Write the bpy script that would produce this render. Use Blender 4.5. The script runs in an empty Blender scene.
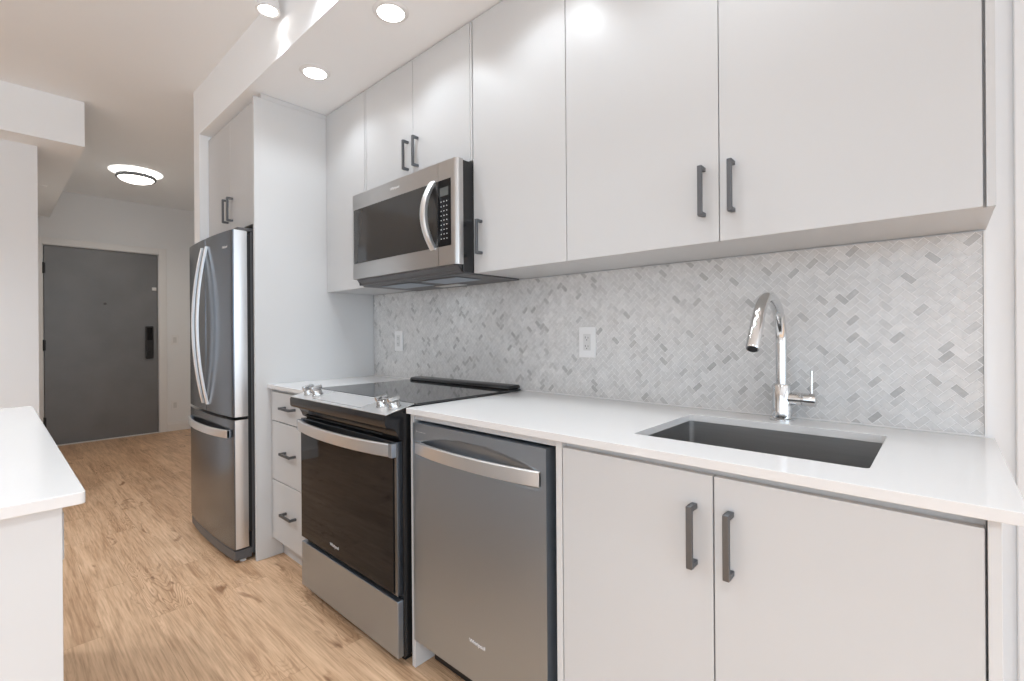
import bpy, bmesh, math, random
from mathutils import Vector, Matrix

S = bpy.context.scene
COL = S.collection
random.seed(7)
PI = math.pi

# ------------------------------------------------------------------ camera, world, light, exposure
def set_camera():
    f, a, pitch, roll, h = 475.496, 0.737921, 0.0, -0.00741483, 1.174385
    F = Vector((-math.sin(a) * math.cos(pitch), math.cos(a) * math.cos(pitch), math.sin(pitch)))
    R = Vector((math.cos(a), math.sin(a), 0))
    U = R.cross(F)
    R2 = R * math.cos(roll) + U * math.sin(roll)
    U2 = -R * math.sin(roll) + U * math.cos(roll)
    cd = bpy.data.cameras.new('camera')
    co = bpy.data.objects.new('camera', cd)
    COL.objects.link(co)
    m = Matrix((R2, U2, -F)).transposed().to_4x4()
    m.translation = Vector((0.00085, -0.00121, h))
    co.matrix_world = m
    cd.sensor_width = 36
    cd.lens = f / 1024 * 36
    cd.shift_y = -7.5793 / 1024
    cd.clip_start = 0.02
    S.camera = co
set_camera()

W = bpy.data.worlds.new('world'); S.world = W; W.use_nodes = True
W.node_tree.nodes['Background'].inputs[0].default_value = (0.74, 0.87, 1.0, 1)
W.node_tree.nodes['Background'].inputs[1].default_value = 1.0
S.view_settings.view_transform = 'Standard'
S.view_settings.look = 'None'
S.view_settings.gamma = 1
S.view_settings.use_curve_mapping = False
S.view_settings.exposure = 0.19
S.cycles.diffuse_bounces = 8
S.cycles.max_bounces = 14

P_W1, P_W2, P_SOF, P_AISLE, P_LIV, P_DOME = 48, 20, 8, 25, 90, 36
def area(name, loc, direction, sx, sy, power, color):
    l = bpy.data.lights.new(name, 'AREA'); l.shape = 'RECTANGLE'; l.size = sx; l.size_y = sy
    l.energy = power; l.color = color
    o = bpy.data.objects.new(name, l); COL.objects.link(o); o.location = loc
    o.rotation_euler = Vector(direction).to_track_quat('-Z', 'Y').to_euler()
    return o
# daylight entering through the two windows of the living room (one in the end wall, one behind the camera)
area('window_daylight', (3.90, -0.6, 1.50), (-1, 0, 0), 3.6, 1.9, P_W1, (0.77, 0.885, 1.0))
area('window_daylight', (0.9, -2.88, 1.50), (0, 1, 0), 3.4, 1.9, P_W2, (0.77, 0.885, 1.0))

# ------------------------------------------------------------------ materials
def nmat(name):
    m = bpy.data.materials.new(name); m.use_nodes = True
    nt = m.node_tree
    return m, nt, nt.nodes['Principled BSDF']
def setp(b, **k):
    for key, v in k.items():
        b.inputs[key.replace('_', ' ')].default_value = v
def mat(name, col, rough=0.5, metal=0.0, noise=0.0, nscale=8.0, spec=0.5, bump=0.0, bscale=60.0):
    m, nt, b = nmat(name)
    setp(b, Base_Color=(*col, 1), Roughness=rough, Metallic=metal)
    b.inputs['Specular IOR Level'].default_value = spec
    tc = nt.nodes.new('ShaderNodeTexCoord')
    n = nt.nodes.new('ShaderNodeTexNoise'); n.inputs['Scale'].default_value = nscale
    nt.links.new(tc.outputs['Object'], n.inputs['Vector'])
    if noise > 0:
        mx = nt.nodes.new('ShaderNodeMix'); mx.data_type = 'RGBA'
        mx.inputs[6].default_value = (*[c * (1 - noise) for c in col], 1)
        mx.inputs[7].default_value = (*[min(1, c * (1 + noise)) for c in col], 1)
        nt.links.new(n.outputs['Fac'], mx.inputs[0]); nt.links.new(mx.outputs[2], b.inputs['Base Color'])
    if bump > 0:
        n2 = nt.nodes.new('ShaderNodeTexNoise'); n2.inputs['Scale'].default_value = bscale
        nt.links.new(tc.outputs['Object'], n2.inputs['Vector'])
        bp = nt.nodes.new('ShaderNodeBump'); bp.inputs['Strength'].default_value = bump
        bp.inputs['Distance'].default_value = 0.002
        nt.links.new(n2.outputs['Fac'], bp.inputs['Height']); nt.links.new(bp.outputs[0], b.inputs['Normal'])
    return m
def steel(name, col, rough, stretch=(3, 3, 220), var=0.10, bump=0.04, aniso=0.0):
    m, nt, b = nmat(name)
    setp(b, Base_Color=(*col, 1), Roughness=rough, Metallic=1.0)
    tc = nt.nodes.new('ShaderNodeTexCoord'); mp = nt.nodes.new('ShaderNodeMapping')
    mp.inputs['Scale'].default_value = stretch
    n = nt.nodes.new('ShaderNodeTexNoise'); n.inputs['Scale'].default_value = 1.6; n.inputs['Detail'].default_value = 4
    nt.links.new(tc.outputs['Object'], mp.inputs[0]); nt.links.new(mp.outputs[0], n.inputs['Vector'])
    mr = nt.nodes.new('ShaderNodeMapRange')
    mr.inputs[3].default_value = rough - 0.05; mr.inputs[4].default_value = rough + 0.07
    nt.links.new(n.outputs['Fac'], mr.inputs[0]); nt.links.new(mr.outputs[0], b.inputs['Roughness'])
    mx = nt.nodes.new('ShaderNodeMix'); mx.data_type = 'RGBA'
    mx.inputs[6].default_value = (*[c * (1 - var) for c in col], 1)
    mx.inputs[7].default_value = (*[min(1, c * (1 + var)) for c in col], 1)
    nt.links.new(n.outputs['Fac'], mx.inputs[0]); nt.links.new(mx.outputs[2], b.inputs['Base Color'])
    if bump:
        bp = nt.nodes.new('ShaderNodeBump'); bp.inputs['Strength'].default_value = bump
        bp.inputs['Distance'].default_value = 0.001
        nt.links.new(n.outputs['Fac'], bp.inputs['Height']); nt.links.new(bp.outputs[0], b.inputs['Normal'])
    if aniso:
        b.inputs['Anisotropic'].default_value = aniso
        t = nt.nodes.new('ShaderNodeTangent'); t.direction_type = 'RADIAL'; t.axis = 'Z'
        nt.links.new(t.outputs[0], b.inputs['Tangent'])
    return m
def emis(name, col, strength):
    m, nt, b = nmat(name)
    setp(b, Base_Color=(0.8, 0.8, 0.8, 1), Roughness=0.4)
    b.inputs['Emission Color'].default_value = (*col, 1); b.inputs['Emission Strength'].default_value = strength
    return m

M = {}
M['wall'] = mat('wall_paint', (0.80, 0.81, 0.82), 0.75, noise=0.01, nscale=3, bump=0.05, bscale=250, spec=0.3)
M['ceil'] = mat('ceiling_paint', (0.885, 0.905, 0.92), 0.85, noise=0.01, nscale=3, bump=0.06, bscale=250, spec=0.2)
M['trim'] = mat('trim_paint', (0.78, 0.775, 0.77), 0.4, noise=0.01)
M['cab'] = mat('cabinet_lacquer', (0.578, 0.580, 0.582), 0.36, noise=0.008, nscale=2, spec=0.45)
M['cabside'] = mat('cabinet_melamine', (0.635, 0.636, 0.636), 0.42, noise=0.008, nscale=2, spec=0.4)
M['quartz'] = mat('white_quartz', (0.735, 0.730, 0.726), 0.14, noise=0.012, nscale=90, spec=0.5)
M['plate'] = mat('white_plastic', (0.80, 0.80, 0.80), 0.35, noise=0.005)
M['plateshade'] = mat('ivory_plastic', (0.66, 0.66, 0.655), 0.4, noise=0.005)
M['pull'] = steel('dark_nickel', (0.17, 0.178, 0.19), 0.38, stretch=(60, 60, 60), var=0.06, bump=0.02)
M['steel'] = steel('brushed_steel', (0.41, 0.463, 0.53), 0.38, var=0.03, bump=0.0)
M['steelwarm'] = steel('brushed_steel_front', (0.42, 0.472, 0.53), 0.40, var=0.025, bump=0.0)
M['steelmw'] = steel('microwave_steel', (0.54, 0.53, 0.52), 0.30, var=0.03, bump=0.0)
M['steeldark'] = steel('darkened_steel', (0.19, 0.215, 0.25), 0.22, stretch=(160, 3, 3), var=0.03, bump=0.0)  # fridge front: reflection of the dark hallway is put into the base colour
M['steelside'] = steel('steel_door_side_lit', (0.60, 0.60, 0.60), 0.30, stretch=(3, 3, 3), var=0.05, bump=0.0)  # lighter copy for fridge door sides, window reflection put into the colour
M['handle'] = steel('satin_steel_handle', (0.86, 0.865, 0.87), 0.34, stretch=(3, 3, 3), var=0.02, bump=0.0)
M['sink'] = steel('sink_steel', (0.42, 0.415, 0.41), 0.36, stretch=(4, 4, 160), var=0.10, bump=0.03)
M['chrome'] = steel('chrome', (0.74, 0.745, 0.75), 0.09, stretch=(1, 1, 1), var=0.0, bump=0.0)
M['blackglass'] = mat('black_glass', (0.008, 0.0085, 0.010), 0.035, noise=0.0, spec=0.18)
M['cooktop'] = mat('cooktop_glass', (0.012, 0.012, 0.013), 0.05, spec=0.75)
M['blackenamel'] = mat('black_enamel', (0.012, 0.012, 0.013), 0.22, noise=0.02)
M['blackplastic'] = mat('black_plastic', (0.015, 0.015, 0.016), 0.40, noise=0.05)
M['greybody'] = mat('grey_body', (0.10, 0.10, 0.105), 0.40, noise=0.02)
M['dark'] = mat('dark_recess', (0.02, 0.02, 0.02), 0.7, noise=0.02)
M['cabdark'] = mat('cabinet_rail', (0.30, 0.295, 0.29), 0.5, noise=0.01)
M['print'] = mat('pale_print', (0.78, 0.78, 0.78), 0.4, noise=0.01)
M['door'] = None
M['lens'] = emis('lamp_lens', (1.0, 0.97, 0.93), 9.0)
M['dome'] = emis('lamp_dome', (1.0, 0.96, 0.88), 4.0)
M['domeglow'] = emis('lamp_upper_disc', (1.0, 0.96, 0.90), 1.3)

def door_paint():
    m, nt, b = nmat('charcoal_door_paint')
    setp(b, Roughness=0.42)
    b.inputs['Specular IOR Level'].default_value = 0.9
    tc = nt.nodes.new('ShaderNodeTexCoord')
    n = nt.nodes.new('ShaderNodeTexNoise'); n.inputs['Scale'].default_value = 4; n.inputs['Detail'].default_value = 8
    nt.links.new(tc.outputs['Object'], n.inputs['Vector'])
    mx = nt.nodes.new('ShaderNodeMix'); mx.data_type = 'RGBA'
    mx.inputs[6].default_value = (0.12, 0.124, 0.13, 1); mx.inputs[7].default_value = (0.19, 0.195, 0.204, 1)
    nt.links.new(n.outputs['Fac'], mx.inputs[0]); nt.links.new(mx.outputs[2], b.inputs['Base Color'])
    mr = nt.nodes.new('ShaderNodeMapRange'); mr.inputs[3].default_value = 0.30; mr.inputs[4].default_value = 0.46
    nt.links.new(n.outputs['Fac'], mr.inputs[0]); nt.links.new(mr.outputs[0], b.inputs['Roughness'])
    return m
M['door'] = door_paint()

def floor_wood():
    m, nt, b = nmat('oak_plank_floor')
    N = nt.nodes; L = nt.links
    g = N.new('ShaderNodeNewGeometry')
    br = N.new('ShaderNodeTexBrick')
    br.inputs['Scale'].default_value = 1.0
    br.inputs['Brick Width'].default_value = 1.22; br.inputs['Row Height'].default_value = 0.150
    br.inputs['Mortar Size'].default_value = 0.0011; br.inputs['Mortar Smooth'].default_value = 0.2
    br.inputs['Color1'].default_value = (0, 0, 0, 1); br.inputs['Color2'].default_value = (1, 1, 1, 1)
    br.inputs['Mortar'].default_value = (0.5, 0.5, 0.5, 1)
    br.offset = 0.37; br.offset_frequency = 2
    L.new(g.outputs['Position'], br.inputs['Vector'])
    sep = N.new('ShaderNodeSeparateColor'); L.new(br.outputs['Color'], sep.inputs[0])
    # per-plank offset of the grain coordinates
    sc = N.new('ShaderNodeMath'); sc.operation = 'MULTIPLY'; sc.inputs[1].default_value = 37.0
    L.new(sep.outputs[0], sc.inputs[0])
    cmb = N.new('ShaderNodeCombineXYZ'); L.new(sc.outputs[0], cmb.inputs[0]); L.new(sc.outputs[0], cmb.inputs[2])
    add = N.new('ShaderNodeVectorMath'); add.operation = 'ADD'
    L.new(g.outputs['Position'], add.inputs[0]); L.new(cmb.outputs[0], add.inputs[1])
    def grain(scale, nscale, detail, dist):
        mp = N.new('ShaderNodeMapping'); mp.inputs['Scale'].default_value = scale
        L.new(add.outputs[0], mp.inputs[0])
        n = N.new('ShaderNodeTexNoise'); n.inputs['Scale'].default_value = nscale
        n.inputs['Detail'].default_value = detail; n.inputs['Distortion'].default_value = dist
        L.new(mp.outputs[0], n.inputs['Vector']); return n
    n1 = grain((1.1, 12.0, 1), 1.5, 5, 1.2)      # broad tone
    n2 = grain((7.0, 150.0, 1), 1.0, 6, 0.3)     # fine fibres
    # cathedral figure: contour lines of a stretched noise
    n3 = grain((1.3, 8.0, 1), 1.5, 2, 0.35)
    mu = N.new('ShaderNodeMath'); mu.operation = 'MULTIPLY'; mu.inputs[1].default_value = 24
    L.new(n3.outputs['Fac'], mu.inputs[0])
    fr = N.new('ShaderNodeMath'); fr.operation = 'PINGPONG'; fr.inputs[1].default_value = 0.5
    L.new(mu.outputs[0], fr.inputs[0])
    ringr = N.new('ShaderNodeMapRange'); ringr.inputs[1].default_value = 0.0; ringr.inputs[2].default_value = 0.24
    ringr.inputs[3].default_value = 1.0; ringr.inputs[4].default_value = 0.0
    L.new(fr.outputs[0], ringr.inputs[0])
    msk = grain((0.8, 3.0, 1), 1.1, 2, 0.0)
    mskr = N.new('ShaderNodeMapRange'); mskr.inputs[1].default_value = 0.50; mskr.inputs[2].default_value = 0.68
    L.new(msk.outputs['Fac'], mskr.inputs[0])
    ring = N.new('ShaderNodeMath'); ring.operation = 'MULTIPLY'
    L.new(ringr.outputs[0], ring.inputs[0]); L.new(mskr.outputs[0], ring.inputs[1])
    # knots
    n4 = grain((3.2, 8.0, 1), 1.3, 3, 0.8)
    kn = N.new('ShaderNodeMapRange'); kn.inputs[1].default_value = 0.655; kn.inputs[2].default_value = 0.74
    L.new(n4.outputs['Fac'], kn.inputs[0])
    ramp = N.new('ShaderNodeValToRGB'); cr = ramp.color_ramp
    cr.elements[0].position = 0.37; cr.elements[0].color = (0.47, 0.285, 0.165, 1)
    cr.elements[1].position = 0.64; cr.elements[1].color = (0.79, 0.545, 0.355, 1)
    e = cr.elements.new(0.50); e.color = (0.65, 0.425, 0.262, 1)
    mixv = N.new('ShaderNodeMath'); mixv.operation = 'MULTIPLY_ADD'; mixv.inputs[1].default_value = 0.50
    L.new(n2.outputs['Fac'], mixv.inputs[0])
    h = N.new('ShaderNodeMath'); h.operation = 'MULTIPLY'; h.inputs[1].default_value = 0.50
    L.new(n1.outputs['Fac'], h.inputs[0]); L.new(h.outputs[0], mixv.inputs[2])
    L.new(mixv.outputs[0], ramp.inputs[0])
    def darken(a_out, fac_out, amt, col):
        mx = N.new('ShaderNodeMix'); mx.data_type = 'RGBA'; mx.blend_type = 'MULTIPLY'
        f = N.new('ShaderNodeMath'); f.operation = 'MULTIPLY'; f.inputs[1].default_value = amt
        L.new(fac_out, f.inputs[0]); L.new(f.outputs[0], mx.inputs[0])
        L.new(a_out, mx.inputs[6]); mx.inputs[7].default_value = (*col, 1)
        return mx.outputs[2]
    c = darken(ramp.outputs[0], ring.outputs[0], 0.7, (0.50, 0.37, 0.27))
    c = darken(c, kn.outputs[0], 0.8, (0.35, 0.24, 0.17))
    c = darken(c, sep.outputs[0], 0.45, (0.72, 0.66, 0.60))
    c = darken(c, br.outputs['Fac'], 0.28, (0.3, 0.22, 0.16))
    L.new(c, b.inputs['Base Color'])
    b.inputs['Roughness'].default_value = 0.38
    b.inputs['Specular IOR Level'].default_value = 0.4
    bp = N.new('ShaderNodeBump'); bp.inputs['Strength'].default_value = 0.12; bp.inputs['Distance'].default_value = 0.002
    L.new(n2.outputs['Fac'], bp.inputs['Height']); L.new(bp.outputs[0], b.inputs['Normal'])
    return m
M['floor'] = floor_wood()

def tile_mat():
    m, nt, b = nmat('marble_mosaic')
    N = nt.nodes; L = nt.links
    at = N.new('ShaderNodeAttribute'); at.attribute_name = 'tile'
    g = N.new('ShaderNodeNewGeometry')
    n = N.new('ShaderNodeTexNoise'); n.inputs['Scale'].default_value = 45; n.inputs['Detail'].default_value = 5
    n.inputs['Distortion'].default_value = 1.0
    L.new(g.outputs['Position'], n.inputs['Vector'])
    mx = N.new('ShaderNodeMix'); mx.data_type = 'RGBA'; mx.blend_type = 'MULTIPLY'; mx.inputs[0].default_value = 1.0
    r = N.new('ShaderNodeMapRange'); r.inputs[1].default_value = 0.3; r.inputs[2].default_value = 0.7
    r.inputs[3].default_value = 0.90; r.inputs[4].default_value = 1.06
    L.new(n.outputs['Fac'], r.inputs[0])
    L.new(at.outputs['Color'], mx.inputs[6]); L.new(r.outputs[0], mx.inputs[7])
    L.new(mx.outputs[2], b.inputs['Base Color'])
    b.inputs['Roughness'].default_value = 0.22
    return m
M['tile'] = tile_mat()

# ------------------------------------------------------------------ mesh helpers
def finish(name, bm, m, parent=None, bevel=0.0, seg=2, smooth=False, flip=False):
    bmesh.ops.recalc_face_normals(bm, faces=bm.faces)
    me = bpy.data.meshes.new(name); bm.to_mesh(me); bm.free()
    if smooth:
        for p in me.polygons: p.use_smooth = True
    o = bpy.data.objects.new(name, me); COL.objects.link(o)
    if m: me.materials.append(M[m] if isinstance(m, str) else m)
    if parent is not None:
        o.parent = parent
        o.matrix_parent_inverse = parent.matrix_world.inverted() if parent.type != 'EMPTY' else Matrix.Translation(-parent.location)
    if bevel > 0:
        b = o.modifiers.new('bevel', 'BEVEL'); b.width = bevel; b.segments = seg; b.limit_method = 'ANGLE'
        b.angle_limit = 0.7; b.harden_normals = False
    if smooth:
        e = o.modifiers.new('edges', 'EDGE_SPLIT'); e.split_angle = math.radians(38)
    return o
def addbox(bm, x0, x1, y0, y1, z0, z1):
    v = [bm.verts.new(p) for p in ((x0,y0,z0),(x1,y0,z0),(x1,y1,z0),(x0,y1,z0),(x0,y0,z1),(x1,y0,z1),(x1,y1,z1),(x0,y1,z1))]
    for f in ((0,3,2,1),(4,5,6,7),(0,1,5,4),(1,2,6,5),(2,3,7,6),(3,0,4,7)): bm.faces.new([v[i] for i in f])
def box(name, x0, x1, y0, y1, z0, z1, m, parent=None, bevel=0.0, seg=2):
    bm = bmesh.new(); addbox(bm, x0, x1, y0, y1, z0, z1)
    return finish(name, bm, m, parent, bevel, seg)
def boxes(name, lst, m, parent=None, bevel=0.0):
    bm = bmesh.new()
    for b in lst: addbox(bm, *b)
    return finish(name, bm, m, parent, bevel)
def prism(name, pts, axis, a0, a1, m, parent=None, bevel=0.0, smooth=False, seg=2):
    """polygon pts in the plane normal to axis, extruded a0..a1. axis x: pts=(y,z); y: (x,z); z: (x,y)"""
    bm = bmesh.new()
    def P(p, a):
        return {'x': (a, p[0], p[1]), 'y': (p[0], a, p[1]), 'z': (p[0], p[1], a)}[axis]
    A = [bm.verts.new(P(p, a0)) for p in pts]; B = [bm.verts.new(P(p, a1)) for p in pts]
    n = len(pts)
    bm.faces.new(A); bm.faces.new(B[::-1])
    for i in range(n): bm.faces.new((A[i], B[i], B[(i+1) % n], A[(i+1) % n]))
    return finish(name, bm, m, parent, bevel, seg, smooth)
def addlathe(bm, prof, c, axis='z', n=32):
    """prof: list of (r, h) ; revolved about axis through c"""
    rings = []
    for r, h in prof:
        if r < 1e-6:
            rings.append([bm.verts.new(_ax(c, axis, 0, 0, h))])
        else:
            rings.append([bm.verts.new(_ax(c, axis, r*math.cos(2*PI*k/n), r*math.sin(2*PI*k/n), h)) for k in range(n)])
    for A, B in zip(rings, rings[1:]):
        for k in range(n):
            a = A if len(A) == 1 else None; b = B if len(B) == 1 else None
            if a and b: continue
            if a: bm.faces.new((A[0], B[k], B[(k+1) % n]))
            elif b: bm.faces.new((A[k], B[0], A[(k+1) % n]))
            else: bm.faces.new((A[k], B[k], B[(k+1) % n], A[(k+1) % n]))
def _ax(c, axis, a, b, h):
    if axis == 'z': return (c[0]+a, c[1]+b, c[2]+h)
    if axis == 'y': return (c[0]+a, c[1]+h, c[2]+b)
    return (c[0]+h, c[1]+a, c[2]+b)
def lathe(name, prof, c, m, parent=None, axis='z', n=32, smooth=True):
    bm = bmesh.new(); addlathe(bm, prof, c, axis, n)
    return finish(name, bm, m, parent, smooth=smooth)
def addtube(bm, path, radii, n=20, cap=True):
    rings = []
    prev = None
    for i, p in enumerate(path):
        p = Vector(p)
        t = (Vector(path[min(i+1, len(path)-1)]) - Vector(path[max(i-1, 0)])).normalized()
        if prev is None:
            u = Vector((1, 0, 0)) if abs(t.x) < 0.9 else Vector((0, 0, 1))
            u = (u - t*u.dot(t)).normalized()
        else:
            u = (prev - t*prev.dot(t)).normalized()
        prev = u; w = t.cross(u)
        r = radii[i] if isinstance(radii, (list, tuple)) else radii
        rings.append([bm.verts.new(p + u*r*math.cos(2*PI*k/n) + w*r*math.sin(2*PI*k/n)) for k in range(n)])
    for A, B in zip(rings, rings[1:]):
        for k in range(n): bm.faces.new((A[k], B[k], B[(k+1) % n], A[(k+1) % n]))
    if cap:
        bm.faces.new(rings[0][::-1]); bm.faces.new(rings[-1])
def tube(name, path, radii, m, parent=None, n=20):
    bm = bmesh.new(); addtube(bm, path, radii, n)
    return finish(name, bm, m, parent, smooth=True)
def addsweep(bm, path, rect):
    """sweep a closed section given per station: rect(i)->list of 3D points"""
    rings = [[bm.verts.new(q) for q in rect(i)] for i in range(len(path))]
    n = len(rings[0])
    for A, B in zip(rings, rings[1:]):
        for k in range(n): bm.faces.new((A[k], B[k], B[(k+1) % n], A[(k+1) % n]))
    bm.faces.new(rings[0][::-1]); bm.faces.new(rings[-1])
def bow_h(name, x0, x1, ybase, bow, zc, h, th, m, parent, sag=0.0, power=2.0, n=28):
    """horizontal bowed band handle; front surface bulges towards -y"""
    bm = bmesh.new(); st = []
    for i in range(n+1):
        t = -1 + 2*i/n
        st.append((x0 + (x1-x0)*i/n, ybase - bow*(1-abs(t)**power), zc - sag*(1-t*t)))
    def rect(i):
        x, y, z = st[i]
        return [(x, y, z-h/2+0.003), (x, y-0.0, z+h/2-0.003), (x, y+0.003, z+h/2), (x, y+th, z+h/2), (x, y+th, z-h/2), (x, y+0.003, z-h/2)]
    addsweep(bm, st, rect)
    return finish(name, bm, m, parent, smooth=True)
def bow_v(name, x, ybase, bow, z0, z1, w, th, m, parent, power=2.0, n=32):
    bm = bmesh.new(); st = []
    for i in range(n+1):
        t = -1 + 2*i/n
        st.append((x, ybase - bow*(1-abs(t)**power), z0 + (z1-z0)*i/n))
    c = 0.25
    def rect(i):
        X, y, z = st[i]
        return [(X-w/2, y+th*c, z), (X-w/4, y, z), (X+w/4, y, z), (X+w/2, y+th*c, z), (X+w/2, y+th, z), (X-w/2, y+th, z)]
    addsweep(bm, st, rect)
    return finish(name, bm, m, parent, smooth=True)
def text(name, s, loc, size, m, parent, rot=(PI/2, 0, 0), width=None, depth=0.0004):
    cu = bpy.data.curves.new('lettering', 'FONT'); cu.body = s; cu.size = size; cu.extrude = depth
    cu.align_x = 'CENTER'; cu.align_y = 'CENTER'
    t = bpy.data.objects.new('lettering', cu); COL.objects.link(t)
    dg = bpy.context.evaluated_depsgraph_get(); dg.update()
    me = bpy.data.meshes.new_from_object(t.evaluated_get(dg))
    bpy.data.objects.remove(t)
    me.materials.clear(); me.materials.append(M[m])
    if width:
        xs = [v.co.x for v in me.vertices]; k = width/(max(xs)-min(xs))
        me.transform(Matrix.Scale(k, 4))
    me.transform(Matrix.LocRotScale(Vector(loc), __import__('mathutils').Euler(rot), Vector((1, 1, 1))))
    o = bpy.data.objects.new(name, me); COL.objects.link(o)
    if parent is not None:
        o.parent = parent; o.matrix_parent_inverse = Matrix.Translation(-parent.location)
    return o
def thing(name, label, cat, loc, group=None):
    o = bpy.data.objects.new(name, None); COL.objects.link(o); o.location = loc
    o.empty_display_size = 0.05
    return tag(o, label, cat, group)
def tag(o, label, cat, group=None):
    o['label'] = label; o['category'] = cat
    if group: o['group'] = group
    return o
def struct(o, label=None):
    o['kind'] = 'structure'
    if label: o['label'] = label
    return o

# ------------------------------------------------------------------ the room
YW = 1.626          # kitchen back wall
ZC, ZS = 2.74, 2.44 # main ceiling and bulkhead underside
XF = -7.03          # entry wall
struct(box('floor', -7.3, 4.1, -3.1, 1.95, -0.05, 0.0, 'floor'), 'oak coloured plank floor running down the hallway')
struct(box('ceiling', -7.3, 4.1, -3.1, 1.95, ZC, ZC+0.06, 'ceil'), 'pale grey painted ceiling')
struct(box('wall_back', -3.58, 4.1, YW, YW+0.12, 0, ZC, 'wall'), 'white wall behind the kitchen run')
struct(box('wall_niche', -3.58, -3.466, 0.895, YW-0.001, 0, ZC, 'ceil'), 'white wall end beside the fridge')
struct(box('wall_hall', XF-0.12, -3.581, 1.80, 1.92, 0, ZC, 'wall'))
struct(box('ceiling_bulkhead', -3.465, 4.0, 0.895, YW-0.001, ZS, ZC-0.001, 'ceil'), 'lowered ceiling bulkhead over the kitchen cabinets')
struct(boxes('wall_entry', [(XF-0.12, XF, -3.0, 0.384, 0, ZC), (XF-0.12, XF, 1.376, 1.80, 0, ZC), (XF-0.12, XF, 0.384, 1.376, 2.146, ZC)], 'wall'), 'off-white wall around the dark entry door')
struct(box('wall_left', XF+0.001, -4.46, -0.22, 0.221, 0, ZC, 'wall'), 'white wall end beyond the island at the left')
struct(box('ceiling_beam', XF+0.001, -4.25, -2.99, 0.436, ZS, ZC-0.001, 'ceil'), 'boxed beam under the hallway ceiling at the left')
# living room side behind the camera, with two windows
struct(boxes('wall_rear', [(-7.2, -1.0, -3.1, -2.98, 0, ZC), (2.8, 4.1, -3.1, -2.98, 0, ZC), (-1.0, 2.8, -3.1, -2.98, 0, 0.5), (-1.0, 2.8, -3.1, -2.98, 2.5, ZC)], 'wall'))
struct(boxes('wall_right', [(4.0, 4.12, -2.98, -2.5, 0, ZC), (4.0, 4.12, 1.3, YW, 0, ZC), (4.0, 4.12, -2.5, 1.3, 0, 0.5), (4.0, 4.12, -2.5, 1.3, 2.5, ZC)], 'wall'))
struct(boxes('window_1', [(4.02, 4.08, -2.5, 1.3, 0.5, 0.56), (4.02, 4.08, -2.5, 1.3, 2.44, 2.5), (4.02, 4.08, -2.5, -2.44, 0.5, 2.5), (4.02, 4.08, 1.24, 1.3, 0.5, 2.5), (4.02, 4.08, -0.63, -0.57, 0.5, 2.5)], 'trim'))
struct(boxes('window_2', [(-1.0, 2.8, -3.06, -3.0, 0.5, 0.56), (-1.0, 2.8, -3.06, -3.0, 2.44, 2.5), (-1.0, -0.94, -3.06, -3.0, 0.5, 2.5), (2.74, 2.8, -3.06, -3.0, 0.5, 2.5), (0.87, 0.93, -3.06, -3.0, 0.5, 2.5)], 'trim'))
# skirting and door casing
def baseboard(name, pts, axis, a0, a1):
    return struct(prism(name, pts, axis, a0, a1, 'trim', bevel=0.002))
bb = lambda s, o_: [(o_, 0), (o_+s*0.014, 0), (o_+s*0.014, 0.085), (o_+s*0.009, 0.10), (o_+s*0.009, 0.108), (o_, 0.112)]
prism_bb = struct(prism('baseboard_entry', [(XF+0.0005, 0.0005), (XF+0.015, 0.0005), (XF+0.015, 0.085), (XF+0.010, 0.10), (XF+0.009, 0.112), (XF+0.0005, 0.112)], 'y', 1.462, 1.799, 'trim'), 'white skirting board right of the entry door')
struct(prism('baseboard_left', [(-4.4595, 0.0005), (-4.445, 0.0005), (-4.445, 0.085), (-4.45, 0.10), (-4.451, 0.112), (-4.4595, 0.112)], 'y', -0.22, 0.236, 'trim'))
struct(prism('baseboard_hall', [(0.2215, 0.0005), (0.236, 0.0005), (0.236, 0.085), (0.231, 0.10), (0.230, 0.112), (0.2215, 0.112)], 'x', XF+0.016, -4.4596, 'trim'))
struct(boxes('baseboard_rear', [(-7.0, 3.99, -2.979, -2.966, 0.0005, 0.11)], 'trim'))
struct(box('trim_1', 0.124, 0.205, 1.617, YW-0.0005, 0.001, ZS-0.001, 'trim', bevel=0.003), 'white vertical casing at the right edge beside the backsplash')
X0 = XF
struct(boxes('trim_2', [(X0+0.0005, X0+0.018, 0.31, 0.378, 0.001, 2.225), (X0+0.0005, X0+0.018, 1.382, 1.460, 0.001, 2.225), (X0+0.0005, X0+0.018, 0.378, 1.382, 2.152, 2.225)], 'trim', bevel=0.003), 'pale door casing around the dark entry door')

d = struct(box('door_1', X0-0.05, X0-0.004, 0.390, 1.371, 0.012, 2.140, 'door', bevel=0.002), 'charcoal grey flat entry door at the end of the hallway')
def dpart(o):
    o.parent = d; return o
for zc in (0.26, 1.08, 1.90):
    bm = bmesh.new(); addlathe(bm, [(0.0, -0.058), (0.008, -0.058), (0.008, 0.058), (0.0, 0.058)], (X0+0.004, 0.384, zc), 'z', 12)
    addbox(bm, X0-0.0035, X0+0.003, 0.384, 0.402, zc-0.055, zc+0.055)
    dpart(finish('hinge', bm, 'blackplastic'))
lk = dpart(box('smart_lock', X0-0.0038, X0+0.028, 1.248, 1.326, 0.900, 1.288, 'blackplastic', bevel=0.012, seg=3))
b2 = box('keypad', X0+0.0285, X0+0.031, 1.262, 1.312, 1.12, 1.268, 'blackglass', bevel=0.004); b2.parent = lk
b2 = lathe('turn_piece', [(0.0, 0.0), (0.020, 0.0), (0.020, 0.016), (0.016, 0.020), (0.0, 0.020)], (X0+0.0285, 1.287, 0.985), 'blackplastic', axis='x', n=20); b2.parent = lk
dpart(lathe('peephole', [(0.0, 0.006), (0.012, 0.006), (0.015, 0.0), (0.015, -0.001)], (X0-0.003, 0.885, 1.54), 'greybody', axis='x', n=16))
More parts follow.
